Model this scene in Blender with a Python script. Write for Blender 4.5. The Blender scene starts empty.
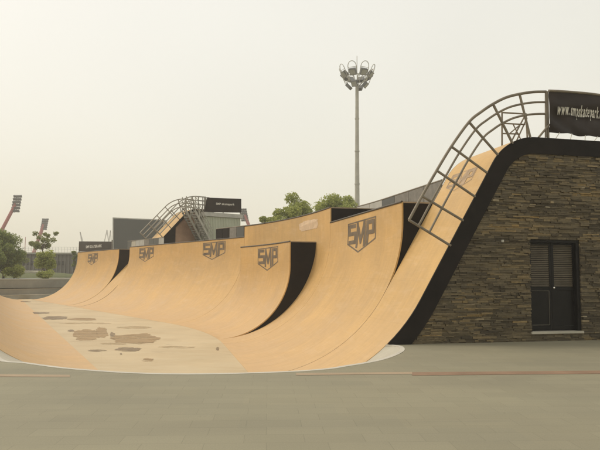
import bpy, bmesh, math, random
from mathutils import Vector, Matrix, Euler, noise
R = math.radians
rng = random.Random(7)
S = bpy.context.scene
COL = S.collection

# ------------------------------------------------------------------ camera
EYE = Vector((0, 0, 1.65)); PITCH = 4.574; ROLL = 0.006; F = 600.0
cam = bpy.data.cameras.new('camera'); co = bpy.data.objects.new('camera', cam); COL.objects.link(co)
cam.sensor_width = 36; cam.lens = 36; cam.clip_end = 3000; cam.clip_start = .05
CR = Matrix.Rotation(R(90 + PITCH), 3, 'X') @ Matrix.Rotation(ROLL, 3, 'Z')
co.matrix_world = Matrix.Translation(EYE) @ CR.to_4x4()
S.camera = co

def ray(u, v):
    return CR @ Vector(((u - 300) / F, (225 - v) / F, -1))
def on_z(u, v, z):
    r = ray(u, v); return EYE + r * ((z - EYE.z) / r.z)
def on_y(u, v, y):
    r = ray(u, v); return EYE + r * (y / r.y)
def on_plane(u, v, P, n):
    r = ray(u, v); return EYE + r * ((P - EYE).dot(n) / r.dot(n))
def proj(p):
    q = CR.transposed() @ (Vector(p) - EYE)
    return (300 + F * q.x / -q.z, 225 - F * q.y / -q.z)

# ------------------------------------------------------------------ object helpers
def tag(o, label=None, cat=None, group=None, kind=None):
    if label: o['label'] = label
    if cat: o['category'] = cat
    if group: o['group'] = group
    if kind: o['kind'] = kind
    return o
def empty(name, loc=(0, 0, 0), label=None, cat=None, group=None, rz=0):
    o = bpy.data.objects.new(name, None); COL.objects.link(o)
    o.location = loc; o.rotation_euler = (0, 0, rz); o.empty_display_size = .2
    return tag(o, label, cat, group)

class MB:
    """collects faces of ONE part; coordinates are world unless local=True when built"""
    def __init__(s): s.v = []; s.f = []; s.mi = []; s.uv = {}; s.val = []
    def add(s, pts, faces, mi=0, val=0.5, uvs=None):
        b = len(s.v); s.v += [tuple(p) for p in pts]
        for f in faces:
            s.f.append(tuple(b + i for i in f)); s.mi.append(mi); s.val.append(val)
        if uvs:
            for i, q in enumerate(uvs): s.uv[b + i] = q
    def box(s, c, d, ax=None, mi=0, val=.5):
        c = Vector(c); X, Y, Z = ax if ax else (Vector((1, 0, 0)), Vector((0, 1, 0)), Vector((0, 0, 1)))
        P = [c + X * (a * d[0] / 2) + Y * (b * d[1] / 2) + Z * (e * d[2] / 2) for a in (-1, 1) for b in (-1, 1) for e in (-1, 1)]
        s.add(P, [(0, 1, 3, 2), (4, 6, 7, 5), (0, 4, 5, 1), (2, 3, 7, 6), (0, 2, 6, 4), (1, 5, 7, 3)], mi, val)
    def tube(s, pts, r, n=8, cap=True, mi=0, r2=None):
        pts = [Vector(p) for p in pts]; k = len(pts); rings = []
        up = None
        for i, p in enumerate(pts):
            t = (pts[min(i + 1, k - 1)] - pts[max(i - 1, 0)]).normalized()
            if up is None: up = Vector((0, 0, 1)) if abs(t.z) < .9 else Vector((1, 0, 0))
            a = (up - t * up.dot(t)).normalized(); b = t.cross(a); up = a
            rr = r if r2 is None else r + (r2 - r) * i / (k - 1)
            rings.append([p + (a * math.cos(2 * math.pi * j / n) + b * math.sin(2 * math.pi * j / n)) * rr for j in range(n)])
        V = [q for g in rings for q in g]; Fc = []
        for i in range(k - 1):
            for j in range(n):
                Fc.append((i * n + j, i * n + (j + 1) % n, (i + 1) * n + (j + 1) % n, (i + 1) * n + j))
        if cap: Fc += [tuple(range(n - 1, -1, -1)), tuple(range((k - 1) * n, k * n))]
        s.add(V, Fc, mi)
    def prism(s, poly, vec, mi=0):
        n = len(poly); a = [Vector(p) for p in poly]; b = [p + Vector(vec) for p in a]
        s.add(a + b, [tuple(range(n))[::-1], tuple(range(n, 2 * n))] + [(i, (i + 1) % n, n + (i + 1) % n, n + i) for i in range(n)], mi)
    def grid(s, rows, mi=0, uv=None, close=False):
        m, n = len(rows), len(rows[0])
        V = [p for r in rows for p in r]
        Fc = [(i * n + j, i * n + j + 1, (i + 1) * n + j + 1, (i + 1) * n + j) for i in range(m - 1) for j in range(n - 1)]
        s.add(V, Fc, mi, uvs=[q for r in uv for q in r] if uv else None)
    def build(s, name, mat, parent=None, smooth=None, normals=True, values=False):
        me = bpy.data.meshes.new(name)
        root = parent
        while root and root.parent: root = root.parent
        off = Matrix.Translation(root.location).inverted() if root else Matrix()
        me.from_pydata([off @ Vector(p) for p in s.v], [], s.f); 
        mats = mat if isinstance(mat, (list, tuple)) else [mat]
        for m in mats: me.materials.append(m)
        if len(mats) > 1: me.polygons.foreach_set('material_index', s.mi)
        if s.uv:
            u = me.uv_layers.new(name='uv')
            for l in me.loops: u.data[l.index].uv = s.uv.get(l.vertex_index, (0, 0))
        if values:
            a = me.attributes.new('tint', 'FLOAT', 'FACE'); a.data.foreach_set('value', s.val)
        if normals:
            bm = bmesh.new(); bm.from_mesh(me); bmesh.ops.recalc_face_normals(bm, faces=bm.faces); bm.to_mesh(me); bm.free()
        if smooth:
            me.polygons.foreach_set('use_smooth', [True] * len(me.polygons))
            me.set_sharp_from_angle(angle=R(smooth))
        me.update()
        o = bpy.data.objects.new(name, me); COL.objects.link(o)
        if parent: o.parent = parent
        return o
def copy_tree(o, parent=None):
    c = o.copy(); COL.objects.link(c)
    if parent: c.parent = parent
    for ch in [x for x in bpy.data.objects if x.parent == o]: copy_tree(ch, c)
    return c

# ------------------------------------------------------------------ materials
def new_mat(name, col=(.5, .5, .5), rough=.6, metal=0, spec=.5):
    m = bpy.data.materials.new(name); m.use_nodes = True
    b = m.node_tree.nodes['Principled BSDF']
    b.inputs['Base Color'].default_value = (*col, 1); b.inputs['Roughness'].default_value = rough
    b.inputs['Metallic'].default_value = metal; b.inputs['Specular IOR Level'].default_value = spec
    return m
class NT:
    def __init__(s, m): s.m = m; s.t = m.node_tree; s.b = s.t.nodes['Principled BSDF']
    def n(s, ty, **kw):
        q = s.t.nodes.new(ty)
        for k, v in kw.items():
            if k in q.inputs.keys() if isinstance(k, str) else False: q.inputs[k].default_value = v
            else: setattr(q, k, v)
        return q
    def l(s, a, b): s.t.links.new(a, b)
    def coord(s, kind='Object'): return s.n('ShaderNodeTexCoord').outputs[kind]
    def noise(s, vec, scale, detail=4, rough=.6, dist=0):
        q = s.n('ShaderNodeTexNoise'); q.inputs['Scale'].default_value = scale; q.inputs['Detail'].default_value = detail
        q.inputs['Roughness'].default_value = rough; q.inputs['Distortion'].default_value = dist; s.l(vec, q.inputs['Vector']); return q.outputs['Fac']
    def mapping(s, vec, scale=(1, 1, 1), rot=(0, 0, 0), loc=(0, 0, 0)):
        q = s.n('ShaderNodeMapping'); q.inputs['Scale'].default_value = scale; q.inputs['Rotation'].default_value = rot
        q.inputs['Location'].default_value = loc; s.l(vec, q.inputs['Vector']); return q.outputs[0]
    def ramp(s, fac, stops):
        q = s.n('ShaderNodeValToRGB'); e = q.color_ramp.elements
        while len(e) < len(stops): e.new(.5)
        for i, (p, c) in enumerate(stops):
            e[i].position = p; e[i].color = (*c, 1) if len(c) == 3 else c
        s.l(fac, q.inputs['Fac']); return q.outputs['Color']
    def mix(s, fac, a, b, mode='MIX'):
        q = s.n('ShaderNodeMix'); q.data_type = 'RGBA'; q.blend_type = mode
        for sock, val in ((q.inputs[0], fac), (q.inputs[6], a), (q.inputs[7], b)):
            if hasattr(val, 'is_linked') or isinstance(val, bpy.types.NodeSocket): s.l(val, sock)
            elif isinstance(val, (int, float)): sock.default_value = val
            else: sock.default_value = (*val, 1)
        return q.outputs[2]
    def bump(s, h, strength=.3, dist=.02, prev=None):
        q = s.n('ShaderNodeBump'); q.inputs['Strength'].default_value = strength; q.inputs['Distance'].default_value = dist
        s.l(h, q.inputs['Height'])
        if prev: s.l(prev, q.inputs['Normal'])
        s.l(q.outputs[0], s.b.inputs['Normal']); return q.outputs[0]
    def base(s, c): s.l(c, s.b.inputs['Base Color'])

def grainy(name, col, rough=.6, metal=0, amt=.25, scale=3, bump=0.0, spec=.4):
    m = new_mat(name, col, rough, metal, spec); t = NT(m); c = t.coord()
    a = tuple(x * (1 - amt) for x in col); b = tuple(min(1, x * (1 + amt)) for x in col)
    f = t.noise(c, scale, 6, .65)
    t.base(t.ramp(f, [(.3, a), (.7, b)]))
    if bump: t.bump(t.noise(c, scale * 8, 4), bump, .01)
    return m

def plywood(name, base, seam_scale=1.0):
    m = new_mat(name, base, .55, 0, .35); t = NT(m)
    uv = t.n('ShaderNodeUVMap').outputs[0]
    big = t.noise(uv, .45, 5, .6)
    fine = t.noise(t.mapping(uv, (1.2, 9, 1)), 2.2, 6, .7)
    d = tuple(x * .86 for x in base); l = tuple(min(1, x * 1.10) for x in base)
    c = t.ramp(big, [(.3, d), (.72, l)])
    c = t.mix(.35, c, t.ramp(fine, [(.25, (.70, .66, .62)), (.75, (1.0, 1.0, 1.0))]), 'MULTIPLY')
    # sheet joints and tone of each sheet
    br = t.n('ShaderNodeTexBrick'); br.offset = .5; br.squash = 1
    for k, v in (('Scale', 1), ('Mortar Size', .004), ('Mortar Smooth', .1), ('Bias', 0), ('Brick Width', 2.44), ('Row Height', 1.22)): br.inputs[k].default_value = v
    br.inputs['Color1'].default_value = (.965, .965, .955, 1); br.inputs['Color2'].default_value = (1.0, 1.0, .99, 1); br.inputs['Mortar'].default_value = (.84, .80, .74, 1)
    t.l(uv, br.inputs['Vector'])
    c = t.mix(.75, c, br.outputs['Color'], 'MULTIPLY')
    # wheel scuffs running up and down the transition
    sc = t.noise(t.mapping(uv, (5.5, .5, 1), (0, 0, .15)), 1.6, 8, .72, .4)
    c = t.mix(t.ramp(sc, [(.55, (0, 0, 0)), (.78, (.30, .30, .30))]), c, (.33, .24, .15))
    pal = t.noise(t.mapping(uv, (.5, 2.2, 1), loc=(3, 7, 0)), 1.3, 7, .7, .6)
    c = t.mix(t.ramp(pal, [(.52, (0, 0, 0)), (.8, (.35, .35, .35))]), c, (.70, .55, .36))
    sep = t.n('ShaderNodeSeparateXYZ'); t.l(uv, sep.inputs[0])
    wob = t.n('ShaderNodeMath'); wob.operation = 'MULTIPLY_ADD'; t.l(big, wob.inputs[0]); wob.inputs[1].default_value = 2.4; t.l(sep.outputs['Y'], wob.inputs[2])
    dv = t.n('ShaderNodeMath'); dv.operation = 'DIVIDE'; t.l(wob.outputs[0], dv.inputs[0]); dv.inputs[1].default_value = 8
    # paler, pinker tone low on the transition, fading out upward
    c = t.mix(t.ramp(dv.outputs[0], [(.22, (.55, .55, .55)), (.75, (0, 0, 0))]), c, (.640, .445, .260))
    rain = t.noise(t.mapping(uv, (3.2, .22, 1)), 1.5, 6, .75)
    c = t.mix(.55, c, t.ramp(rain, [(.32, (.84, .82, .78)), (.62, (1.03, 1.03, 1.03))]), 'MULTIPLY')
    blot = t.noise(t.mapping(uv, (1, 1, 1), loc=(11, 5, 0)), 3.2, 5, .6)
    c = t.mix(.5, c, t.ramp(blot, [(.3, (.9, .89, .87)), (.65, (1.02, 1.02, 1.02))]), 'MULTIPLY')
    t.base(c)
    rg = t.ramp(big, [(.3, (.45,) * 3), (.7, (.68,) * 3)]); t.l(rg, t.b.inputs['Roughness'])
    t.bump(fine, .06, .01)
    return m

M = {}
M['ply'] = plywood('ramp_plywood', (.610, .400, .165))
M['black'] = grainy('black_panel', (.013, .010, .008), .8, amt=.4, scale=1.2, spec=.2)
M['deckply'] = grainy('deck_plywood', (.30, .24, .17), .7, amt=.2, scale=1.5)
M['coping'] = grainy('coping_steel', (.075, .065, .05), .45, .4, .3, 6)
M['logo'] = grainy('logo_paint', (.150, .118, .082), .7, amt=.35, scale=2.2)
M['logo_faded'] = grainy('logo_paint_faded', (.36, .26, .165), .7, amt=.25, scale=2.5)
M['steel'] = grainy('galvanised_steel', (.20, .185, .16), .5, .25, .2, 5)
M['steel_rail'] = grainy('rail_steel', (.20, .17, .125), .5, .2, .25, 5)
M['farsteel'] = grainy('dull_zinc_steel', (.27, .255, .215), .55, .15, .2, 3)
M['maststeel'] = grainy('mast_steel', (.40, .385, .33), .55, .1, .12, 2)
M['palesteel'] = grainy('pale_steel', (.42, .41, .37), .5, .2, .15, 2)
M['white'] = grainy('white_paint', (.72, .70, .64), .5, amt=.06, scale=2)
M['concrete'] = grainy('pale_concrete', (.44, .41, .33), .8, amt=.10, scale=1.6, bump=.1)
M['graycon'] = grainy('grey_concrete', (.31, .305, .265), .85, amt=.14, scale=.8, bump=.15)
M['stadium'] = grainy('stadium_cladding', (.17, .165, .15), .8, amt=.15, scale=.3)
M['darkglass'] = grainy('dark_window', (.05, .05, .048), .35, amt=.2, scale=.3)
M['screen'] = grainy('dead_screen', (.085, .088, .08), .5, amt=.1, scale=.2)
M['red'] = grainy('red_mast_paint', (.36, .12, .11), .5, amt=.15, scale=.5)
M['lampgrey'] = grainy('lamp_housing', (.15, .15, .145), .5, .2, .3, 1.5)
M['glass'] = grainy('lamp_glass', (.35, .35, .32), .2, 0, .2, 2)
M['container'] = grainy('pale_green_container', (.44, .46, .36), .6, amt=.08, scale=.7)
M['brownply'] = grainy('weathered_support_board', (.34, .215, .14), .7, amt=.3, scale=.8)
M['barkm'] = grainy('bark', (.10, .08, .06), .9, amt=.4, scale=4)
M['door'] = grainy('black_door_paint', (.008, .007, .006), .5, .0, .3, 3, spec=.2)
M['louvre'] = grainy('louvre_paint', (.105, .086, .058), .5, 0, .2, 4, spec=.25)
M['doortrim'] = grainy('door_bead', (.115, .105, .085), .5, .2, .2, 6)
M['brass'] = new_mat('door_knob_metal', (.75, .72, .66), .25, .9)
M['mortar'] = grainy('stone_backing', (.030, .026, .019), .95, amt=.3, scale=6)
M['strip'] = grainy('red_paving_strip', (.235, .15, .095), .8, amt=.18, scale=1.2)
M['strip_pale'] = grainy('pale_paving_strip', (.335, .255, .17), .8, amt=.12, scale=1.2)
M['rim'] = grainy('rim_stone', (.50, .47, .40), .75, amt=.10, scale=2)

# leaves
def leafmat(name, a, b):
    m = new_mat(name, a, .6, 0, .25); t = NT(m)
    g = t.n('ShaderNodeNewGeometry').outputs['Random Per Island']
    t.base(t.ramp(g, [(0, a), (1, b)]))
    tr = t.n('ShaderNodeBsdfTranslucent'); mx = t.n('ShaderNodeMixShader'); mx.inputs[0].default_value = .38
    o = [n for n in t.t.nodes if n.type == 'OUTPUT_MATERIAL'][0]
    t.l(t.ramp(g, [(0, tuple(min(1, x * 1.6) for x in a)), (1, tuple(min(1, x * 1.6) for x in b))]), tr.inputs['Color'])
    t.l(t.b.outputs[0], mx.inputs[1]); t.l(tr.outputs[0], mx.inputs[2]); t.l(mx.outputs[0], o.inputs['Surface'])
    return m
M['leaf'] = leafmat('leaves_green', (.20, .23, .055), (.40, .42, .13))
M['leaf_dark'] = leafmat('leaves_deep_green', (.13, .17, .055), (.27, .30, .11))
M['leaf_sparse'] = leafmat('leaves_olive', (.17, .19, .075), (.29, .31, .13))
M['grass'] = grainy('grass_green', (.085, .10, .03), .9, amt=.35, scale=2)

# paving: long grey green granite slabs in running bond
def paving():
    m = new_mat('granite_paving', (.3, .3, .25), .75, 0, .35); t = NT(m)
    c = t.coord('Object'); c = t.mapping(c, (1, 1, 1), (0, 0, R(-3)))
    wob = t.noise(c, .8, 3)
    br = t.n('ShaderNodeTexBrick'); br.offset = .37; br.offset_frequency = 2
    for k, v in (('Scale', 1), ('Mortar Size', .004), ('Mortar Smooth', .3), ('Bias', -.1), ('Brick Width', .6), ('Row Height', .30)): br.inputs[k].default_value = v
    br.inputs['Color1'].default_value = (.243, .226, .158, 1); br.inputs['Color2'].default_value = (.262, .243, .170, 1); br.inputs['Mortar'].default_value = (.205, .189, .132, 1)
    t.l(c, br.inputs['Vector'])
    br2 = t.n('ShaderNodeTexBrick'); br2.offset = .37; br2.offset_frequency = 2
    for k, v in (('Scale', 1), ('Mortar Size', 0), ('Bias', .2), ('Brick Width', 1.8), ('Row Height', .6)): br2.inputs[k].default_value = v
    br2.inputs['Color1'].default_value = (.965, .97, .975, 1); br2.inputs['Color2'].default_value = (1.03, 1.02, 1.0, 1); br2.inputs['Mortar'].default_value = (1, 1, 1, 1)
    t.l(t.mapping(c, loc=(.3, .11, 0)), br2.inputs['Vector'])
    col = t.mix(.8, br.outputs['Color'], br2.outputs['Color'], 'MULTIPLY')
    big = t.noise(t.mapping(c, (.5, 1, 1)), .35, 6, .6, .5)
    col = t.mix(.9, col, t.ramp(big, [(.28, (.84, .83, .84)), (.72, (1.10, 1.09, 1.06))]), 'MULTIPLY')
    st = t.noise(t.mapping(c, (.35, 1.6, 1), loc=(9, 2, 0)), .9, 7, .7, 1.0)
    col = t.mix(t.ramp(st, [(.58, (0, 0, 0)), (.78, (.35, .35, .35))]), col, (.16, .15, .115))
    fine = t.noise(c, 60, 3, .7)
    col = t.mix(.5, col, t.ramp(fine, [(.3, (.80,) * 3), (.7, (1.14,) * 3)]), 'MULTIPLY')
    spk = t.noise(c, 14, 2, .5)
    col = t.mix(t.ramp(spk, [(.76, (0, 0, 0)), (.80, (.6, .6, .6))]), col, (.10, .095, .07))
    t.base(col)
    b = t.bump(fine, .15, .004)
    return m
M['paving'] = paving()

def floor_mat():
    m = new_mat('pit_floor_concrete', (.6, .52, .38), .6, 0, .4); t = NT(m)
    c = t.coord('Object')
    big = t.noise(c, .35, 6, .6)
    col = t.ramp(big, [(.3, (.47, .365, .215)), (.7, (.58, .465, .29))])
    stre = t.noise(t.mapping(c, (.4, 1.4, 1), (0, 0, R(20))), 1.2, 8, .7, .8)
    col = t.mix(t.ramp(stre, [(.45, (0, 0, 0)), (.8, (.55, .55, .55))]), col, (.60, .53, .38))
    # dried puddles (shaped stains), stronger down the middle of the floor
    pd = t.noise(t.mapping(c, (.30, .55, 1), (0, 0, R(-12)), (4.3, 1.7, 0)), 1.5, 5, .55, .5)
    col = t.mix(t.ramp(pd, [(.60, (0, 0, 0)), (.68, (.5, .5, .5))]), col, (.42, .32, .19))
    ps = t.noise(t.mapping(c, (.45, .8, 1), (0, 0, R(10)), (1.2, 8.1, 0)), 1.3, 4, .5, .3)
    col = t.mix(t.ramp(ps, [(.74, (0, 0, 0)), (.76, (.5, .5, .5))]), col, (.22, .17, .11))
    br = t.n('ShaderNodeTexBrick'); br.offset = 0
    for k, v in (('Scale', 1), ('Mortar Size', .01), ('Brick Width', 4), ('Row Height', 4)): br.inputs[k].default_value = v
    br.inputs['Color1'].default_value = (1, 1, 1, 1); br.inputs['Color2'].default_value = (.96, .96, .96, 1); br.inputs['Mortar'].default_value = (.75, .72, .68, 1)
    t.l(t.mapping(c, (1, 1, 1), (0, 0, R(-18))), br.inputs['Vector'])
    col = t.mix(.12, col, br.outputs['Color'], 'MULTIPLY')
    t.base(col); t.bump(t.noise(c, 8, 6), .08, .01)
    return m
M['floor'] = floor_mat()

def stone_mat():
    m = new_mat('ledge_stone', (.12, .1, .07), .8, 0, .3); t = NT(m)
    a = t.n('ShaderNodeAttribute'); a.attribute_name = 'tint'
    col = t.ramp(a.outputs['Fac'], [(0, (.060, .049, .032)), (.25, (.105, .086, .055)), (.5, (.155, .127, .079)), (.72, (.205, .155, .080)), (.88, (.265, .185, .078)), (1, (.290, .255, .185))])
    c = t.coord('Object')
    n1 = t.noise(t.mapping(c, (1, 1, 2.5)), 14, 6, .7)
    col = t.mix(.8, col, t.ramp(n1, [(.25, (.55,) * 3), (.75, (1.4,) * 3)]), 'MULTIPLY')
    n2 = t.noise(c, 1.1, 4, .6)
    col = t.mix(.6, col, t.ramp(n2, [(.3, (.72, .74, .78)), (.7, (1.25, 1.15, .95))]), 'MULTIPLY')
    t.base(col); t.bump(n1, .5, .012)
    return m
M['stone'] = stone_mat()

def banner_mat(name, a, b):
    m = new_mat(name, a, .42, 0, .5); t = NT(m); c = t.coord()
    t.base(t.ramp(t.noise(c, .9, 3), [(.35, a), (.65, b)])); b_ = m.node_tree.nodes['Principled BSDF']; b_.inputs['Specular IOR Level'].default_value = .2; return m
M['banner'] = banner_mat('banner_vinyl', (.019, .0135, .010), (.034, .024, .018))
M['text'] = grainy('banner_lettering', (.62, .59, .52), .55, amt=.06, scale=3)

# ------------------------------------------------------------------ the ramp's plan curve
FZ = -1.04                       # level of the sunken floor
S0 = Vector((2.87, 16.8)); TH0, TH1 = 13.0, 36.0
def theta(s):
    if s < 7.4: return R(TH0)
    if s < 19.5: return R(TH0 + (TH1 - TH0) * (s - 7.4) / 12.1)
    return R(TH1)
_ds = .05; _tab = {0: S0.copy()}
p = S0.copy()
for i in range(1, 1300):
    th = theta((i - .5) * _ds); p = p + Vector((-math.sin(th), math.cos(th))) * _ds; _tab[i] = p.copy()
def MP(s):
    if s <= 0: return S0 + Vector((-math.sin(R(TH0)), math.cos(R(TH0)))) * s
    i = int(s / _ds); f = s / _ds - i; return _tab[i].lerp(_tab[i + 1], f)
def pd(s): th = theta(s); return Vector((math.cos(th), math.sin(th)))
def td(s): th = theta(s); return Vector((-math.sin(th), math.cos(th)))
def W(s, d, h):                  # plan station, offset outward from the main coping line, height above floor
    q = MP(s) + pd(s) * d; return Vector((q.x, q.y, FZ + h))
RM = 4.2
def arc_profile(Rr, H, d0=0.0, n=26):
    """(d,h,nd,nh): d0 = coping offset"""
    out = []
    for i in range(n + 1):
        a = math.pi / 2 * i / n
        out.append((d0 - Rr + Rr * math.sin(a), Rr * (1 - math.cos(a)), math.sin(a), -math.cos(a)))
    if H > Rr + .01:
        k = 3
        for i in range(1, k + 1): out.append((d0, Rr + (H - Rr) * i / k, 1, 0))
    return out
def stations(a, b, step=.5):
    n = max(2, int(abs(b - a) / step) + 1); return [a + (b - a) * i / n for i in range(n + 1)]

def shell(name, prof, sa, sb, mat, parent, WF, T=.045):
    """plywood skin T thick following the profile"""
    mb = MB(); st = stations(sa, sb)
    al = [0]
    for i in range(1, len(prof)): al.append(al[-1] + math.hypot(prof[i][0] - prof[i - 1][0], prof[i][1] - prof[i - 1][1]))
    top = [[WF(s, q[0], q[1]) for q in prof] for s in st]
    uv = [[(s, al[j]) for j in range(len(prof))] for s in st]
    bot = [[WF(s, q[0] + q[2] * T, q[1] + q[3] * T) for q in prof] for s in st]
    mb.grid(top, uv=uv); mb.grid(bot, uv=uv)
    for k in (0, -1):
        mb.grid([top[k], bot[k]], uv=[uv[k], uv[k]])
        mb.grid([[r[k] for r in top], [r[k] for r in bot]], uv=[[r[k] for r in uv]] * 2)
    return mb.build(name, mat, parent, smooth=30)
def body(name, poly, sa, sb, mat, parent, WF):
    """solid under the skin; poly in (d,h)"""
    mb = MB(); st = stations(sa, sb); n = len(poly)
    rows = [[WF(s, d, h) for d, h in poly] + [WF(s, *poly[0])] for s in st]
    mb.grid(rows)
    mb.add(rows[0][:-1], [tuple(range(n))]); mb.add(rows[-1][:-1], [tuple(range(n))])
    return mb.build(name, mat, parent)

# ---- painted SMP shield
LS = []   # strokes: polylines (x,y) with width, x 0..1 left to right, y 0..1 top to bottom; drawn 2.85 : 1.07
def logo_strokes():
    o = .020
    L = [([(0.0, .03), (1.0, .0), (1.0, .64), (.46, 1.0), (.0, .70), (0.0, .03)], .045)]
    w = .13
    L += [([(.31, .13), (.06, .13), (.06, .38), (.29, .38), (.29, .66), (.03, .66)], w)]
    L += [([(.365, .86), (.375, .10), (.50, .66), (.625, .08), (.64, .84)], .115)]
    L += [([(.73, .80), (.73, .11), (.93, .11), (.93, .42), (.75, .42)], w)]
    return L
def make_logo(name, sc, top, prof, w, h, parent, WF, mat):
    """top: distance below the coping along the profile"""
    # arc-length lookup from the top of the profile downward
    P = prof[::-1]; al = [0]
    for i in range(1, len(P)): al.append(al[-1] + math.hypot(P[i][0] - P[i - 1][0], P[i][1] - P[i - 1][1]))
    def at(x, y, off):
        a = top + y * h; i = 0
        while al[i + 1] < a: i += 1
        f = (a - al[i]) / (al[i + 1] - al[i]); q = [P[i][k] + (P[i + 1][k] - P[i][k]) * f for k in range(4)]
        return WF(sc + w / 2 - x * w, q[0] - q[2] * off, q[1] - q[3] * off)
    mb = MB(); k = 0
    for pts, wd in logo_strokes():
        P2 = [Vector((x * w, y * h)) for x, y in pts]; ww = wd * h * .5
        closed = pts[0] == pts[-1]
        for i in range(len(P2) - 1):
            k += 1; off = .003 + .0003 * k
            a, b = P2[i], P2[i + 1]; t = (b - a).normalized(); nn = Vector((-t.y, t.x))
            wx = ww * (1.0 + .7 * abs(t.y))          # stems are drawn wider, the mark is stretched sideways
            e = ww * .9
            a2 = a - t * (e if (i > 0 or closed) else 0); b2 = b + t * (e if (i < len(P2) - 2 or closed) else 0)
            n = max(1, int((b2 - a2).length / .12))
            rows = [[at((a2 + (b2 - a2) * j / n + nn * sg * wx).x / w, (a2 + (b2 - a2) * j / n + nn * sg * wx).y / h, off) for j in range(n + 1)] for sg in (-1, 1)]
            mb.grid(rows)
    return mb.build(name, mat, parent, normals=False)

def section(label, sa, sb, Rr, H, d0, depth, logos=(), name='vert_ramp_section', WF=W, base=None, group='plywood vert ramp sections', logo_size=(2.85, 1.07)):
    loc = WF((sa + sb) / 2, d0, 0)
    t = empty(name, loc, label, 'skate ramp', group)
    prof = arc_profile(Rr, H, d0)
    shell('riding_surface', prof, sa, sb, M['ply'], t, WF)
    inner = [(q[0] + q[2] * .035, q[1] + q[3] * .035) for q in prof]
    inner[-1] = (inner[-1][0], H - .02)
    poly = inner + [(d0 + depth, H - .02), (d0 + depth, -.2), (d0 - Rr, -.2)]
    e = .006 if sb > sa else -.006
    body('side_panel', poly, sa + e, sb - e, M['black'], t, WF)
    dk = [(d0 + .05, H - .018), (d0 + depth + .03, H - .018), (d0 + depth + .03, H + .022), (d0 + .05, H + .022)]
    body('deck', dk, sa, sb, M['deckply'], t, WF)
    mb = MB(); mb.tube([WF(s, d0 + .005, H + .012) for s in stations(sa, sb)], .034, 8)
    mb.build('coping', M['coping'], t, smooth=60)
    for sc, top in logos: make_logo('logo', sc, top, prof, logo_size[0], logo_size[1], t, WF, M['logo'])
    return t, prof

H4 = 4.70; HT = 5.32; H3 = 4.02
SEC4 = (0.02, 7.36); TALL = (7.38, 18.4); SEC2 = (18.42, 36.6); FAR = (36.7, 39.1); SEC1 = (39.2, 51.2)
section('nearest tall plywood vert ramp with SMP shield, beside the roll-in with the stone wall', *SEC4, RM, H4, 0, 2.4, [(3.55, .22)])
section('tallest curved plywood ramp section with no logo, behind the lower ramp with the black side', *TALL, RM, HT, 0, 2.4)
section('long plywood ramp section with two SMP shields, in front of the far roll-in and container', *SEC2, RM, H4, 0, 2.4, [(22.1, .14), (33.0, .14)])
section('farthest plywood ramp section with one SMP shield, under the small dark banner', *SEC1, RM, H4 - .08, 0, 2.4, [(46.2, .22)])
section('lower plywood ramp in the middle with SMP shield and broad black curved side panel', 9.3, 16.4, 3.0, H3, -1.2, 1.15, [(12.6, .14)])

# ---- left hand ramp (only its lower part is in view)
L0 = Vector((-5.08, 15.9)); THL = R(27.2)
def WL(s, d, h):
    q = L0 + Vector((-math.sin(THL), math.cos(THL))) * s + Vector((-math.cos(THL), -math.sin(THL))) * (d + RM)
    return Vector((q.x, q.y, FZ + h))
LEN_L = 47.0
section('plywood ramp along the left edge, only its lower curve seen, opposite the row of ramps', 0, LEN_L, RM, 4.5, 0, 2.0, WF=WL)

# ------------------------------------------------------------------ roll-ins
def rollin_profile(Rr, ang, H, r, flat):
    A = R(ang); out = []
    for i in range(21):
        a = A * i / 20; out.append((-RM + Rr * math.sin(a), Rr * (1 - math.cos(a)), math.sin(a), -math.cos(a)))
    d1, h1 = out[-1][0], out[-1][1]
    hs = H - r * (1 - math.cos(A)); run = (hs - h1) / math.tan(A)
    for i in range(1, 9): out.append((d1 + run * i / 8, h1 + (hs - h1) * i / 8, math.sin(A), -math.cos(A)))
    cx, cy = d1 + run + r * math.sin(A), hs - r * math.cos(A)
    for i in range(1, 15):
        a = A * (1 - i / 14); out.append((cx - r * math.sin(a), cy + r * math.cos(a), math.sin(a), -math.cos(a)))
    for i in range(1, 5): out.append((cx + flat * i / 4, H, 0, -1))
    return out
def offs(prof, k): return [(q[0] + q[2] * k, q[1] + q[3] * k) for q in prof]

NEAR = (-2.42, 0.0); HP = 6.16
PN = rollin_profile(RM, 59.8, HP, 1.4, 6.5)
near = empty('roll_in', W(-1.2, 0, 0), 'big plywood roll-in ramp with thick black edge, curving up beside the stone wall', 'skate ramp', 'mega roll-in ramps')
shell('riding_surface', PN, NEAR[0], NEAR[1], M['ply'], near, W)
BT = .42; G00 = 1.03
def band(prof, sA, sB, name, parent, T, k0=.048):
    mb = MB(); a = offs(prof, k0 - .05 + .002); b = offs(prof, T)
    for s_, in ((sA,), (sB,)): pass
    rows = [[W(sA, *q) for q in a], [W(sA, *q) for q in b], [W(sB, *q) for q in b], [W(sB, *q) for q in a], [W(sA, *q) for q in a]]
    mb.grid(rows)
    for k in (0, -1): mb.add([r[k] for r in rows[:4]], [(0, 1, 2, 3)])
    return mb.build(name, M['black'], parent, smooth=30)
band([q for q in PN if q[1] > G00], NEAR[0] - .05, NEAR[0] - .004, 'side_panel', near, BT)
band(PN, NEAR[1] + .004, NEAR[1] + .02, 'side_panel', near, BT)
inn = offs(PN, .04)
body('frame', inn + [(PN[-1][0], -.2), (-RM, -.2)], NEAR[0] + .32, NEAR[1] - .006, M['black'], near, W)
# faded mark on the slope
def logo_near():
    P = PN[::-1]
    make_logo('logo', -1.05, 7.95, PN, 1.35, .62, near, W, M['logo_faded'])
logo_near()
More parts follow.
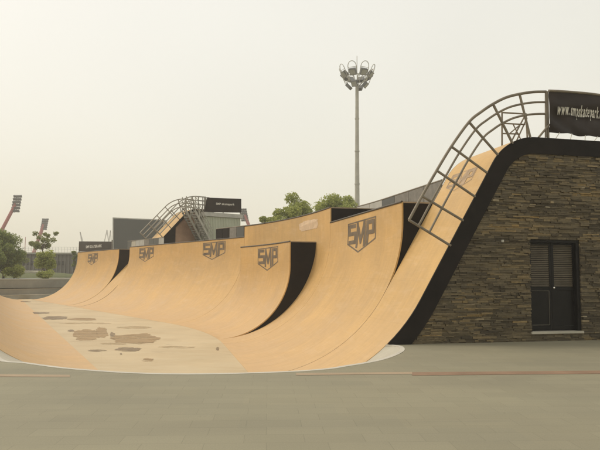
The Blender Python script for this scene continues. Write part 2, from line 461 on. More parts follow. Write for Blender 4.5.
# far side lip line
# ---- guard rail in the near plane
rail = empty('guard_rail', W(-2.42, 1, 5), 'curved steel pipe guard rail climbing the black edge of the near roll-in', 'railing')
def railpt(i_d, off, s): return None
plane_o = W(NEAR[0] - .03, 0, 0); nrm = Vector((*td(0), 0))
def wp(u, v): return on_plane(u, v, plane_o, nrm)
def dh(P):   # world point on near plane -> (d,h)
    q = Vector((P.x, P.y)) - MP(NEAR[0]); return (q.dot(pd(0)), P.z - FZ)
outer_px = [(409, 220), (422, 196), (436.7, 170.5), (451.3, 146.5), (469, 122), (481, 112), (493, 104), (506, 97.5), (519.5, 94), (533, 92), (546, 91.7)]
foot_px = [(449.5, 245), (462, 220), (474, 196), (486, 172), (497, 154), (505, 147), (512, 142.5), (520, 139), (530, 136.5), (538, 136), (546, 136)]
def frac(f): return [wp(a[0] + (b[0] - a[0]) * f, a[1] + (b[1] - a[1]) * f) for a, b in zip(outer_px, foot_px)]
def smooth_pts(P, n=4):
    out = []
    for i in range(len(P) - 1):
        p0, p1, p2, p3 = P[max(i - 1, 0)], P[i], P[i + 1], P[min(i + 2, len(P) - 1)]
        for j in range(n):
            t = j / n; out.append(.5 * ((2 * p1) + (p2 - p0) * t + (2 * p0 - 5 * p1 + 4 * p2 - p3) * t * t + (3 * p1 - p0 - 3 * p2 + p3) * t ** 3))
    return out + [P[-1]]
pw = Vector((*pd(0), 0))
for f in (0, .235, .50):
    mb = MB(); q = smooth_pts(frac(f)); q.append(q[-1] + pw * 5 if f == 0 else q[-1] + pw * .02)
    if f == 0: q = q[:-1]
    mb.tube(q, .036 if f == 0 else .028, 8); mb.build('rail', M['steel_rail'], rail, smooth=60)
for i in (0, 1, 2, 3, 4, 6, 8, 10):
    mb = MB(); a, b = wp(*outer_px[i]), wp(*foot_px[i]); mb.tube([a, b + (b - a) * .03], .033, 8); mb.build('post', M['steel_rail'], rail, smooth=60)

# ---- stair handrail frame standing behind on the roll-in's platform
hr = empty('stair_handrail', W(-.2, 2.2, 6), 'small braced steel stair handrail on the platform at the top of the near roll-in', 'railing')
o2 = W(-.15, 0, 0)
def wq(u, v): return on_plane(u, v, o2, nrm)
for k, (pts, r_) in enumerate([([(502, 112), (502, 150)], .026), ([(502, 112.5), (526, 114)], .024), ([(502, 123.3), (525, 124.5)], .022), ([(501.5, 133.5), (520, 134)], .022),
        ([(526, 113.5), (509, 146)], .024), ([(527, 118), (516, 142)], .022), ([(526, 113.5), (527.5, 142)], .026), ([(520.5, 124.5), (509, 134)], .018), ([(513, 124), (521, 140)], .018)]):
    mb = MB(); mb.tube([wq(*q) for q in pts], r_, 8); mb.build('post' if k in (0, 6) else 'rail' if k in (1, 2, 3) else 'brace', M['steel_rail'], hr, smooth=60)

# ---- banner with the web address
ban = empty('banner', W(NEAR[0], 4, 6.0), 'black vinyl banner with white web address on the rail over the stone wall', 'banner')
bl = dh(wp(547, 92)); br_ = dh(wp(599, 96.5)); bb = dh(wp(547, 133.3)); bb2 = dh(wp(599, 138))
BL = 5.4
def bpt(x, y, off=0):
    """x 0..BL metres along, y 0..1 down"""
    sl_t = (br_[1] - bl[1]) / (br_[0] - bl[0]); sl_b = (bb2[1] - bb[1]) / (br_[0] - bl[0])
    tt = bl[1] + sl_t * x + .02 * math.sin(x * 1.9) * (x > .1); b = bb[1] + sl_b * x + .012 * math.sin(x * 5) + .015 * math.cos(x * 11)
    ph = math.exp(-((x - .75) / .8) ** 2)
    sag = .045 * math.sin(9 * (y - .10 * (x - 1.5) ** 2)) * (.35 + .65 * math.exp(-((x - 1.6) / 1.5) ** 2)) * math.sin(min(1, y * 1.2) * math.pi * .8)
    diag = .035 * math.sin(11 * (y - .75 * x) ) * math.exp(-(x / .9) ** 2) * y
    fine = .012 * noise.noise(Vector((x * 3, y * 5, 1.3)))
    o = sag + diag + fine + off
    return W(NEAR[0] - .10 - o, bl[0] + x, tt + (b - tt) * y)
mb = MB(); nx, ny = 150, 36
mb.grid([[bpt(BL * i / nx, j / ny) for j in range(ny + 1)] for i in range(nx + 1)])
mb.build('cloth', M['banner'], ban, smooth=80)
def text_mesh(txt, size=1, offset=0, shear=0):
    c = bpy.data.curves.new('lettering', 'FONT'); c.body = txt; c.size = size; c.offset = offset; c.shear = shear; c.resolution_u = 3
    o = bpy.data.objects.new('lettering', c); COL.objects.link(o); bpy.context.view_layer.update()
    me = bpy.data.meshes.new_from_object(o.evaluated_get(bpy.context.evaluated_depsgraph_get()))
    bpy.data.objects.remove(o)
    V = [v.co.copy() for v in me.vertices]; Fc = [tuple(p.vertices) for p in me.polygons]; return V, Fc
def put_text(txt, fn, parent, mat, width, height, offset=.02, name='lettering'):
    """letters set one by one with even gaps"""
    V_all, F_all = [], []; x = 0
    for ch in txt:
        if ch == ' ': x += .22; continue
        V, Fc = text_mesh(ch, 1, offset); x0 = min(v.x for v in V); x1 = max(v.x for v in V); b0 = len(V_all)
        V_all += [Vector((v.x - x0 + x, v.y, 0)) for v in V]; F_all += [tuple(b0 + i for i in f) for f in Fc]; x += x1 - x0 + .075
    y0 = min(v.y for v in V_all); y1 = max(v.y for v in V_all); x -= .075
    mb = MB(); mb.add([fn(v.x / x * width, (v.y - y0) / (y1 - y0) * height) for v in V_all], F_all)
    return mb.build(name, mat, parent, normals=False)
tx0 = dh(wp(554, 110))[0] - bl[0]; txe = dh(wp(597, 110))[0] - bl[0]
# full address; the part after the second dot runs out of the frame
wpart = (txe - tx0)
put_text('www. smpskatepark.com', lambda x, y: bpt(tx0 + x, .64 - y / 1.0, .055), ban, M['text'], wpart * 1.20, .34, .022)
for k in range(14):   # ties at the lower edge
    x = .25 + k * .38; mb = MB(); a = bpt(x, .985, .01); b = W(NEAR[0] - .055, bl[0] + x + .05 * ((k % 3) - 1), HP)
    mb.tube([a, b], .010, 5); mb.build('tie', M['white'], ban)
mb = MB(); mb.tube([bpt(BL * i / 20, -.012) - Vector((0, 0, 0)) for i in range(21)], .034, 8); mb.build('top_rail', M['steel_rail'], ban, smooth=60)
for x in (0.0, 2.4, 4.8):
    mb = MB(); mb.tube([bpt(x, -.01, -.06), W(NEAR[0] - .03, bl[0] + x, HP)], .032, 8); mb.build('post', M['steel_rail'], ban, smooth=60)
mb = MB(); mb.tube([bpt(0.02, .80, -.05), W(NEAR[0] - .03, bl[0] - .28, HP)], .028, 8); mb.build('brace', M['steel_rail'], ban, smooth=60)

# ------------------------------------------------------------------ stone clad building
DM = 9.0
stone = empty('stone_building', W(NEAR[0], 4, 1.04), 'dark stone clad building under the near roll-in with a black double door', 'building')
bo = offs(PN, BT - .02)
def left_of(h):      # d of the cladding's edge at height h
    for i in range(len(bo) - 1):
        if bo[i][1] <= h <= bo[i + 1][1] and bo[i + 1][1] > bo[i][1]:
            return bo[i][0] + (bo[i + 1][0] - bo[i][0]) * (h - bo[i][1]) / (bo[i + 1][1] - bo[i][1])
    return None
WTOP = HP - BT + .01; G0 = -FZ
dl = dh(wp(532.3, 331)); dr = dh(wp(580, 240.8))
D0, D1, DB, DT = dl[0], dr[0], dl[1], dr[1]
mb = MB()
ws = NEAR[0]
# backing wall (two side pieces, lintel and base round the doorway), thick
hs = [G0 - .1 + (WTOP - G0 + .1) * i / 40 for i in range(41)]
lf = [((left_of(h) or bo[-1][0]) + .0, h) for h in hs]
outl = [(left_of(min(max(h, .05), WTOP - .02)), h) for h in hs]
def slab(poly, s0=ws + .02, s1=ws + .22):
    a = [W(s0, *q) for q in poly]; mb.prism(a, W(s1, *poly[0]) - a[0])
slab([(D0, G0 - .1), (D0, WTOP - .002)] + [(d, h - .002) for d, h in outl[::-1]])
slab([(D1, G0 - .1), (DM, G0 - .1), (DM, WTOP - .002), (D1, WTOP - .002)])
slab([(D0, DT), (D1, DT), (D1, WTOP - .003), (D0, WTOP - .003)])
slab([(D0, G0 - .1), (D1, G0 - .1), (D1, DB - .03), (D0, DB - .03)])
mb.build('wall', M['mortar'], stone)
# ledge stones
mb = MB(); h = G0 - .01; row = 0
while h < WTOP:
    rh = rng.choice([.028, .034, .04, .046, .056]); hi = min(h + rh - .004, WTOP - .001); hm = (h + hi) / 2
    dL0 = left_of(max(h, .06)); dLt = left_of(min(max(hi, .06), WTOP - .01))
    if dL0 is None: h += rh; continue
    x = dL0 - rng.random() * .25
    while x < DM:
        w = rng.choice([.10, .16, .22, .30, .40]) * (.7 + .6 * rng.random()); a, b = x, x + w - .004; x += w
        segs = [(a, b)]
        if hi > DB - .03 and h < DT:
            segs = []
            if a < D0: segs.append((a, min(b, D0)))
            if b > D1: segs.append((max(a, D1), b))
        for a, b in segs:
            aL, aT = max(a, dL0), max(a, dLt)
            if b - aT < .02: continue
            pr = .02 + rng.random() ** 1.6 * .045; sl = (rng.random() - .5) * .02
            cl = noise.noise(Vector((a * .9, hm * 2.2, 4))) * .5 + .5
            val = min(1, max(0, .10 + .50 * rng.random() + .45 * (cl - .45) * 1.6)); 
            if rng.random() < .02: val = .88 + .12 * rng.random()
            if rng.random() < .12: val = rng.random() * .15
            F_ = [W(ws + .02 - pr - sl, aL, h), W(ws + .02 - pr + sl, b, h), W(ws + .02 - pr + sl + .003, b, hi), W(ws + .02 - pr - sl + .003, aT, hi)]
            Bk = [W(ws + .03, aL, h), W(ws + .03, b, h), W(ws + .03, b, hi), W(ws + .03, aT, hi)]
            mb.add(F_ + Bk, [(0, 1, 2, 3), (0, 4, 5, 1), (1, 5, 6, 2), (2, 6, 7, 3), (3, 7, 4, 0)], val=val)
    h += rh; row += 1
mb.build('stone_cladding', M['stone'], stone, values=True)
# mid-grey paint fleck
# doorway
sF = ws + .16
def bx(a, b, h0, h1, s0, s1, mbx):
    P = [W(s_, d, h_) for s_ in (s0, s1) for d, h_ in ((a, h0), (b, h0), (b, h1), (a, h1))]
    mbx.add(P, [(0, 1, 2, 3), (4, 7, 6, 5), (0, 4, 5, 1), (1, 5, 6, 2), (2, 6, 7, 3), (3, 7, 4, 0)])
mb = MB(); bx(D0 + .001, D1 - .001, DT - .055, DT - .001, sF - .13, sF + .05, mb)
bx(D0 + .001, D0 + .045, DB - .02, DT - .056, sF - .13, sF + .05, mb); bx(D1 - .085, D1 - .001, DB - .02, DT - .056, sF - .13, sF + .05, mb)
mb.build('door_frame', M['door'], stone)
mb = MB(); bx(D0 - .02, D1 + .02, DB - .075, DB - .022, ws - .055, sF + .05, mb); mb.build('sill', M['concrete'], stone)
mid = (D0 + D1) / 2 - .02
for k, (a, b) in enumerate(((D0 + .047, mid - .003), (mid + .003, D1 - .087))):
    mb = MB(); st = .055 if k == 0 else .06
    hm_ = DB + (DT - DB) * .46
    e1 = b - st if k == 0 else b - .03; e0 = a + .012 if k == 0 else a + st + .01
    bx(a, e0, DB, DT - .058, sF - .02, sF + .02, mb); bx(e1, b, DB, DT - .058, sF - .02, sF + .02, mb)
    bx(e0, e1, DB, DB + .10, sF - .018, sF + .02, mb); bx(e0, e1, DT - .058 - .05, DT - .059, sF - .018, sF + .02, mb)
    bx(e0, e1, hm_ - .045, hm_ + .045, sF - .018, sF + .02, mb)
    bx(e0, e1, DB + .101, hm_ - .046, sF + .0, sF + .015, mb)
    bx(e0, e1, hm_ + .046, DT - .109, sF + .012, sF + .018, mb)
    dr_ = mb.build('door', M['door'], stone)
    mb = MB(); h = hm_ + .055
    while h < DT - .12:
        P = [W(sF - .014, e0, h), W(sF - .014, e1, h), W(sF + .004, e1, h + .028), W(sF + .004, e0, h + .028)]
        P2 = [q + Vector((0, 0, .006)) for q in P]
        mb.add(P + P2, [(0, 1, 2, 3), (4, 7, 6, 5), (0, 4, 5, 1), (1, 5, 6, 2), (2, 6, 7, 3), (3, 7, 4, 0)]); h += .047
    mb.build('louvre', M['louvre'], dr_)
    if k == 0:
        mb = MB(); q0, q1, z0, z1 = e0 + .02, e1 - .005, DB + .12, hm_ - .05
        for (a1, b1, c1, d1) in ((q0, q1, z0, z0 + .014), (q0, q1, z1 - .012, z1), (q0, q0 + .012, z0 + .015, z1 - .013), (q1 - .014, q1, z0 + .015, z1 - .013)):
            bx(a1, b1, c1, d1, sF - .012, sF - .001, mb)
        mb.build('bead', M['doortrim'], dr_)
    else:
        mb = MB(); c = W(sF - .06, a + .035, hm_ + .02); bm2 = bmesh.new(); bmesh.ops.create_icosphere(bm2, subdivisions=3, radius=.030)
        mb.add([c + v.co for v in bm2.verts], [tuple(x.index for x in f.verts) for f in bm2.faces]); bm2.free()
        mb.tube([c, W(sF - .018, a + .035, hm_ + .02)], .012, 8)
        mb.build('handle', M['brass'], dr_, smooth=60)
mb = MB(); bx(D0 - .01, D1 + .01, G0, WTOP - .1, ws + .23, ws + .26, mb); mb.build('back_wall', M['door'], stone)
# small fixture on the wall
fx = dh(wp(502, 241)); mb = MB(); bx(fx[0] - .025, fx[0] + .025, fx[1] - .03, fx[1] + .03, ws - .075, ws - .02, mb); mb.build('wall_fixture', M['maststeel'], stone)
# platform body behind, out to the right
# ------------------------------------------------------------------ pit floor, apron, rim, plaza
def v3(p2, z): return Vector((p2[0], p2[1], z))
rim_px = [(0, 359), (25, 362.7), (50, 366.2), (75, 369), (125, 372.5), (175, 374), (225, 373.6), (262, 372.6), (300, 371), (330, 368.5), (344.7, 366), (358, 364), (376.5, 360.5), (391, 356), (401, 350.7), (399, 346.3)]
dz0 = -RM + math.sqrt(RM * RM - (RM - G0) ** 2)       # offset where the transition passes plaza level
endR = W(NEAR[0], dz0, G0)
endL = WL(0, dz0, G0)
rim = [endL] + [on_z(u, v, 0) for u, v in rim_px] + [endR]
rim = smooth_pts([Vector(q) for q in rim], 4)
# lower line: left profile down, across, right profile up (near ends)
def prof_h(d): x = d + RM; return RM - math.sqrt(max(0, RM * RM - x * x)) if x > 0 else 0
low = []
for i in range(12): d = dz0 + (-RM - dz0) * i / 11; low.append(WL(0.0, d, prof_h(d)))
a, b = WL(0, -RM, 0), W(NEAR[0], -RM, 0)
for i in range(1, 9): low.append(a.lerp(b, i / 9))
for i in range(16): d = -RM + (dz0 + RM) * i / 15; low.append(W(NEAR[0], d, prof_h(d)))
def resample(P, n):
    L = [0]
    for i in range(1, len(P)): L.append(L[-1] + (P[i] - P[i - 1]).length)
    out = []; j = 0
    for k in range(n + 1):
        a = L[-1] * k / n
        while j < len(P) - 2 and L[j + 1] < a: j += 1
        f = (a - L[j]) / max(1e-9, L[j + 1] - L[j]); out.append(P[j].lerp(P[j + 1], min(1, f)))
    return out
NR = 90
rimR = resample(rim, NR)
# match the rim by closest plan position so that the slab never folds
lowR = resample(low, NR)
mb = MB(); mb.grid([[rimR[i] + Vector((0, 0, -.002)) for i in range(NR + 1)]] + [[rimR[i].lerp(lowR[i], t) + Vector((0, 0, -.004 - .012 * t)) for i in range(NR + 1)] for t in (.25, .5, .75, 1)])
tag(mb.build('pit_apron', M['concrete'], smooth=40), kind='structure')
# rim strip
mb = MB(); inner_, outer_ = [], []
for i in range(NR + 1):
    t = (rimR[min(i + 1, NR)] - rimR[max(i - 1, 0)]).normalized(); n = Vector((t.y, -t.x, 0))
    outer_.append(rimR[i] + n * .07); inner_.append(rimR[i] - n * .03)
mb.grid([[q + Vector((0, 0, .006)) for q in outer_], [q + Vector((0, 0, .006)) for q in inner_], [q + Vector((0, 0, -.08)) for q in inner_]])
tag(mb.build('pit_kerb', M['rim']), kind='structure')
# floor
mb = MB()
ns = 60
rows = []
for i in range(ns + 1):
    f = i / ns; sR = NEAR[0] - .1 + (SEC1[1] + 1.5 - NEAR[0]) * f; sL = -.1 + (LEN_L + 1.5) * f
    rows.append([WL(sL, -RM + .25, -.004).lerp(W(sR, -RM + .25, -.004), j / 8) for j in range(9)])
mb.grid(rows); fl = mb.build('pit_floor', M['floor']); tag(fl, kind='structure')
# dried puddle marks on the floor
M['stain'] = grainy('dried_puddle', (.385, .265, .135), .6, amt=.16, scale=1.5)
M['stain_dark'] = grainy('damp_mark', (.235, .165, .09), .5, amt=.2, scale=2)
M['stain_pale'] = grainy('pale_lime_mark', (.47, .36, .21), .7, amt=.1, scale=2)
PUD = MB(); PMI = {'stain': 0, 'stain_dark': 1, 'stain_pale': 2}
def puddle(u0, u1, v0, v1, mt, seed, sq=.6):
    n = 72; P = []
    for i in range(n):
        a = 2 * math.pi * i / n; k = 1 + .30 * noise.noise(Vector((math.cos(a) * 1.3, math.sin(a) * 1.3, seed))) + .20 * noise.noise(Vector((math.cos(a) * 4, math.sin(a) * 4, seed + 5.5))) + .1 * noise.noise(Vector((math.cos(a) * 11, math.sin(a) * 11, seed + 9))) + .12 * noise.noise(Vector((math.cos(a) * 3, math.sin(a) * 22, seed + 3)))
        cx, cy = math.cos(a), math.sin(a); cx = math.copysign(abs(cx) ** sq, cx); cy = math.copysign(abs(cy) ** sq, cy)
        P.append(on_z((u0 + u1) / 2 + (u1 - u0) / 2 * cx * k, (v0 + v1) / 2 + (v1 - v0) / 2 * cy * k, FZ + (.004 + .001 * (seed % 4))))
    PUD.add(P, [tuple(range(n))], PMI[mt])
for i, q in enumerate([(74, 99, 329.5, 340, 'stain', .5), (96, 108, 327.5, 337, 'stain', .6), (112, 158, 334, 343.5, 'stain', .8), (110, 115, 332, 338.5, 'stain_dark', .9), (87, 106, 349.5, 351.6, 'stain_dark', .9), (116, 142, 347.5, 351, 'stain_dark', .9), (142, 153, 358, 361.5, 'stain', .9),
        (8, 26, 304.2, 306.8, 'stain_dark', .9), (26, 48, 312, 314, 'stain_dark', .9), (42, 68, 316.2, 319.6, 'stain_dark', .8), (6, 30, 301, 302.2, 'stain_dark', .9), (18, 27, 309, 310, 'stain_dark', .9), (68, 98, 318, 320.3, 'stain', .9), (68, 74, 329.5, 331.5, 'stain_dark', .9),
        (120, 122, 353, 354.5, 'stain_dark', .9), (118, 150, 326, 328.5, 'stain_pale', .9), (160, 196, 346, 348, 'stain_pale', .9), (60, 110, 322.5, 324, 'stain_pale', .9), (216, 219, 347, 350, 'stain_dark', .9), (100, 128, 342.5, 345, 'stain_pale', .9)]):
    puddle(*q[:5], i + 1, q[5])
def stainmat(k, col, lo, hi):
    m = M[k]; t = NT(m); c = t.coord('Object')
    f = t.noise(t.mapping(c, (.55, 1.5, 1), (0, 0, R(8))), 1.7, 8, .72, .5)
    tr = t.n('ShaderNodeBsdfTransparent'); mx = t.n('ShaderNodeMixShader'); o = [n for n in t.t.nodes if n.type == 'OUTPUT_MATERIAL'][0]
    t.l(t.ramp(f, [(lo, (0, 0, 0)), (hi, (.85, .85, .85))]), mx.inputs[0]); t.l(tr.outputs[0], mx.inputs[1]); t.l(t.b.outputs[0], mx.inputs[2]); t.l(mx.outputs[0], o.inputs['Surface'])
stainmat('stain', None, .38, .50); stainmat('stain_dark', None, .40, .52); stainmat('stain_pale', None, .42, .6)
tag(PUD.build('floor_stains', [M['stain'], M['stain_dark'], M['stain_pale']], normals=False), kind='structure')
# terraced steps closing the far end
eL, eR = WL(LEN_L + .3, -RM - .2, 0), W(SEC1[1] + .3, -RM, 0)
pL, pR = on_z(2, 299.6, FZ), on_z(49, 298.3, FZ)
sd = (pR - pL).normalized(); sn = Vector((-sd.y, sd.x, 0)); 
A0 = pL - sd * 40; A1 = pR + sd * 9
levels = [on_z(25, v, 0) for v in (295.2, 289.3, 279.6)]
zs = []; dep = 0
base_c = (pL + pR) / 2
dist = base_c.y
for v, dd in ((295.2, 0), (289.3, .9), (279.6, 1.8)):
    zs.append(on_plane(25, v, base_c + sn * dd, sn).z)
steps = empty('terrace_steps', (base_c.x, base_c.y, FZ), 'grey concrete terrace steps closing the far end of the ramp floor', 'steps')
prevz = FZ - .1
for k, z in enumerate(zs):
    mb = MB(); a = A0 + sn * (.9 * k); b = A1 + sn * (.9 * k)
    mb.prism([v3(a, prevz), v3(b, prevz), v3(b, z), v3(a, z)], sn * (1.5 if k < 2 else 2.2)); o = mb.build('step', M['graycon'], steps)
    mb = MB(); mb.prism([v3(a - sn * .03, z + .003), v3(b - sn * .03, z + .003), v3(b - sn * .03, z + .05), v3(a - sn * .03, z + .05)], sn * .30); mb.build('nosing', M['concrete'], steps)
TZ = zs[-1]
# plaza: big sheet with the pit cut out
hole = [q + Vector((0, 0, 0)) for q in outer_]
for s in [NEAR[0] + .4 + (SEC1[1] + 1.0 - NEAR[0]) * i / 40 for i in range(41)]: hole.append(W(s, -1.0 + .2, G0))
hole.append(v3(A1 + sn * 1.0, 0)); hole.append(v3(A0 + sn * 1.0, 0))
hole += [WL(s, -.8, G0) for s in (LEN_L + 2, LEN_L * .66, LEN_L * .33, .5)]
bm = bmesh.new()
hv = [bm.verts.new((q.x, q.y, 0)) for q in hole]
BIG = [(-1500, -60), (1500, -60), (1500, 2500), (-1500, 2500)]
ov = [bm.verts.new((x, y, 0)) for x, y in BIG]
es = [bm.edges.new((hv[i], hv[(i + 1) % len(hv)])) for i in range(len(hv))] + [bm.edges.new((ov[i], ov[(i + 1) % 4])) for i in range(4)]
bmesh.ops.triangle_fill(bm, use_beauty=True, use_dissolve=False, edges=es)
for f in bm.faces:
    if f.normal.z < 0: f.normal_flip()
me = bpy.data.meshes.new('plaza'); bm.to_mesh(me); bm.free(); me.materials.append(M['paving'])
pz = bpy.data.objects.new('plaza', me); COL.objects.link(pz); tag(pz, kind='structure')
# inlaid strips in the paving
for nm, mt, pts in (('paving_strip', 'strip_pale', [(296, 375.2), (412, 373.9), (412, 371.9), (296, 373.0)]), ('paving_strip', 'strip', [(412, 375.4), (640, 373.2), (640, 370.2), (412, 372.2)]),
                    ('paving_strip', 'strip_pale', [(-30, 376.4), (70, 376.8), (70, 374.8), (-30, 373.8)])):
    mb = MB(); mb.add([on_z(u, v, .004) for u, v in pts], [(0, 1, 2, 3)]); tag(mb.build(nm, M[mt]), kind='structure')
# terrace beyond the steps
a, b = A0 + sn * 2.7, A1 + sn * 2.7
mb = MB(); P = [v3(a, TZ - .004), v3(b, TZ - .004), v3(b + sn * 170, TZ - .004), v3(a + sn * 170 - sd * 60, TZ - .004)]
mb.prism(P, Vector((0, 0, -TZ - .1))); tag(mb.build('terrace', M['graycon']), kind='structure')

# ------------------------------------------------------------------ barriers behind the decks
def strip_barrier(label, sa, sb, d, h0, h1, pattern, group='low barrier panels at the back of the ramp decks', hb=None):
    t = empty('barrier', W((sa + sb) / 2, d, h0), label, 'barrier', group)
    n = len(pattern)
    for i, m_ in enumerate(pattern):
        a = sa + (sb - sa) * i / n; b = sa + (sb - sa) * (i + 1) / n
        mb = MB(); st = [a + .02, (a + b) / 2, b - .02]
        hh = h1 if m_ != 'concrete' else h1 - .03
        rows = [[W(s, d, h0), W(s, d, hh), W(s, d + .05, hh), W(s, d + .05, h0), W(s, d, h0)] for s in st]
        mb.grid(rows); mb.add(rows[0][:4], [(0, 1, 2, 3)]); mb.add(rows[-1][:4], [(0, 1, 2, 3)])
        mb.build('panel', M[m_], t)
    mb = MB(); mb.tube([W(s, d + .02, h1 + .03) for s in stations(sa, sb, 1)], .03, 6); mb.build('rail', M['steel_rail'], t)
    return t
strip_barrier('grey and dark barrier panels behind the deck of the nearest vert ramp', 2.2, 10.3, 2.3, H4 + .02, H4 + 1.02, ['steel', 'steel', 'steel', 'screen', 'palesteel', 'palesteel'])
strip_barrier('barrier of dark banner and pale board behind the ramp deck next to the container', 18.6, 26.2, 2.3, H4 + .02, H4 + .98, ['black', 'palesteel', 'palesteel', 'black', 'screen', 'steel', 'black', 'black'])
strip_barrier('pale and dark barrier boards on the deck below the big dark screen', 35.2, 43.5, 2.3, H4 + .02, H4 + .80, ['palesteel', 'screen', 'screen', 'steel', 'palesteel', 'palesteel', 'concrete', 'screen'])

# dark banner at the far end
bpl = W(48, 2.4, H4); pn = Vector((*pd(48), 0)); 
def far_pt(u, v, dd=2.5): 
    return on_plane(u, v, W(48, dd, H4), pn)
sgn = empty('sign_banner', far_pt(95, 250), 'small dark banner with one white line of text over the farthest ramp', 'banner')
c = [far_pt(79, 251.6), far_pt(112, 250), far_pt(112, 241.6), far_pt(79, 241.4)]
mb = MB(); mb.prism(c, pn * .08); mb.build('cloth', M['banner'], sgn)
ex = (c[1] - c[0]).normalized(); ez = Vector((0, 0, 1))
base = far_pt(86, 248.3) - pn * .02
L_ = (far_pt(102, 247) - far_pt(86, 248)).length
put_text('SMP SKATEPARK', lambda x, y: base + ex * x + ez * y, sgn, M['text'], L_, .30, .03)
for q in c[:2]:
    mb = MB(); mb.tube([q - Vector((0, 0, .6)), q + Vector((0, 0, 1.0))], .05, 6); mb.build('post', M['steel'], sgn)

# ------------------------------------------------------------------ far roll-in with its tower
FO = W(FAR[0], 0, 0); fn = Vector((*td(37), 0)); fp = Vector((*pd(37), 0))
def fpx(u, v, back=0.0): return on_plane(u, v, FO + fn * back, fn)
def fdh(P): q = Vector((P.x, P.y)) - MP(FAR[0]); return (q.dot(pd(37)), P.z - FZ)
PF = rollin_profile(RM, 47.0, 8.25, 1.6, 1.6)
far = empty('roll_in', W(38, 0, 0), 'far plywood roll-in ramp climbing left to right behind the long ramp section', 'skate ramp', 'mega roll-in ramps')
shell('riding_surface', PF, FAR[0], FAR[1], M['ply'], far, W)
band(PF, FAR[0] - .05, FAR[0] - .004, 'side_panel', far, .22)
band(PF, FAR[1] + .004, FAR[1] + .03, 'side_panel', far, .22)
inn = offs(PF, .05); dcut = fdh(fpx(176, 235))[0]
pol = [q for q in inn if q[0] < dcut]; hl = pol[-1][1] + (dcut - pol[-1][0]) * math.tan(R(47))
body('frame', pol + [(dcut, hl), (dcut, -.2), (-RM, -.2)], FAR[0] + .1, FAR[1] - .01, M['black'], far, W)
dtop = fdh(fpx(196, 215))[0]
body('support_board', [(dcut + .01, -.1), (dcut + .01, hl - .02)] + [q for q in offs(PF, .06) if dcut < q[0] < dtop] + [(dtop, 8.1), (dtop, -.1)], FAR[0] + .12, FAR[1] - .02, M['brownply'], far, W)
# its rail
def off_line(k, dA, dB):
    out = []
    for q in PF:
        if dA <= q[0] <= dB: out.append((q[0] - q[2] * k, q[1] - q[3] * k))
    return out
def dense(prof, n=3):
    o = []
    for i in range(len(prof) - 1):
        for j in range(n): o.append(tuple(prof[i][k] + (prof[i + 1][k] - prof[i][k]) * j / n for k in range(4)))
    return o + [prof[-1]]
PF = dense(PF)
for srail, lab in ((FAR[0] - .03, 'curved steel guard rail on the near edge of the far roll-in'), (FAR[1] + .02, 'curved steel guard rail on the back edge of the far roll-in')):
    fr = empty('guard_rail', W(srail, 3, 5), lab, 'railing')
    dA = fdh(fpx(160, 235))[0] if srail < 37 else fdh(fpx(158, 235))[0]; dB = fdh(fpx(207, 200))[0]
    for k in (1.1, .75, .4):
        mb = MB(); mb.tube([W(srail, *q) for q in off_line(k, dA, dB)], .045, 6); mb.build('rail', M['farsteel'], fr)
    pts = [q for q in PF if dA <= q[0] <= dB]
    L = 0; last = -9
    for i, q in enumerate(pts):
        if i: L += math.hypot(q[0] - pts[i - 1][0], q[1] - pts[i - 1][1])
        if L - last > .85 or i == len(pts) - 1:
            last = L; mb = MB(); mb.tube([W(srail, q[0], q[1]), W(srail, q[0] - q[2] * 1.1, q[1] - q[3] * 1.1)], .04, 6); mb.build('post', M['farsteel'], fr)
# container, banner
ct = empty('container', fpx(222, 238, -1.2), 'pale green container cabin under a dark banner beside the far roll-in tower', 'cabin')
nb = -1.0
a, b = fpx(205.5, 212.5, nb), fpx(240.6, 214.2, nb); bt = W(30, 3.0, H4 - 2).z
zt = (a.z + b.z) / 2
a.z = b.z = zt
mb = MB(); dv = (b - a).normalized(); dn = Vector((-dv.y, dv.x, 0))
mb.prism([v3(a, bt), v3(b, bt), v3(b, zt - .35), v3(a, zt - .35)], dn * 2.4); mb.build('wall', M['container'], ct)
mb = MB(); mb.prism([v3(a - dv * .15 - dn * .15, zt - .348), v3(b + dv * .15 - dn * .15, zt - .348), v3(b + dv * .15 - dn * .15, zt), v3(a - dv * .15 - dn * .15, zt)], dn * 2.7); mb.build('roof', M['palesteel'], ct)
mb = MB()
n = 22
for i in range(n):
    q = a + (b - a) * ((i + .5) / n); mb.box(v3(q - dn * .012, (zt - .36 + bt) / 2), ((b - a).length / n * .5, .03, zt - .38 - bt), (dv, dn, Vector((0, 0, 1))))
mb.build('rib', M['container'], ct)
sb_ = empty('sign_banner', fpx(222, 212, nb), 'dark banner with faded white lettering on top of the pale container', 'banner')
c = [fpx(203.9, 212.2, nb), fpx(241, 212.6, nb), fpx(241, 198.9, nb), fpx(207, 197.6, nb)]
mb = MB(); mb.prism([q - dn * .05 for q in c], dn * .08); mb.build('cloth', M['banner'], sb_)
tb = fpx(215.5, 205.6, nb) - dn * .08; tl = (fpx(234, 205, nb) - fpx(215.5, 205, nb)).length
put_text('SMP skatepark', lambda x, y: tb + dv * x + ez * (y + .04 * x), sb_, M['text'], tl, .26, .03)
mb = MB(); q = c[0] + (c[3] - c[0]) * 0; 
for f in (0, .5, 1):
    qq = v3(a + (b - a) * f, 0); mb = MB(); mb.tube([v3(qq + dn * .05, zt - .1), v3(qq + dn * .05, fpx(222, 198.6, nb).z)], .045, 6); mb.build('post', M['farsteel'], sb_)
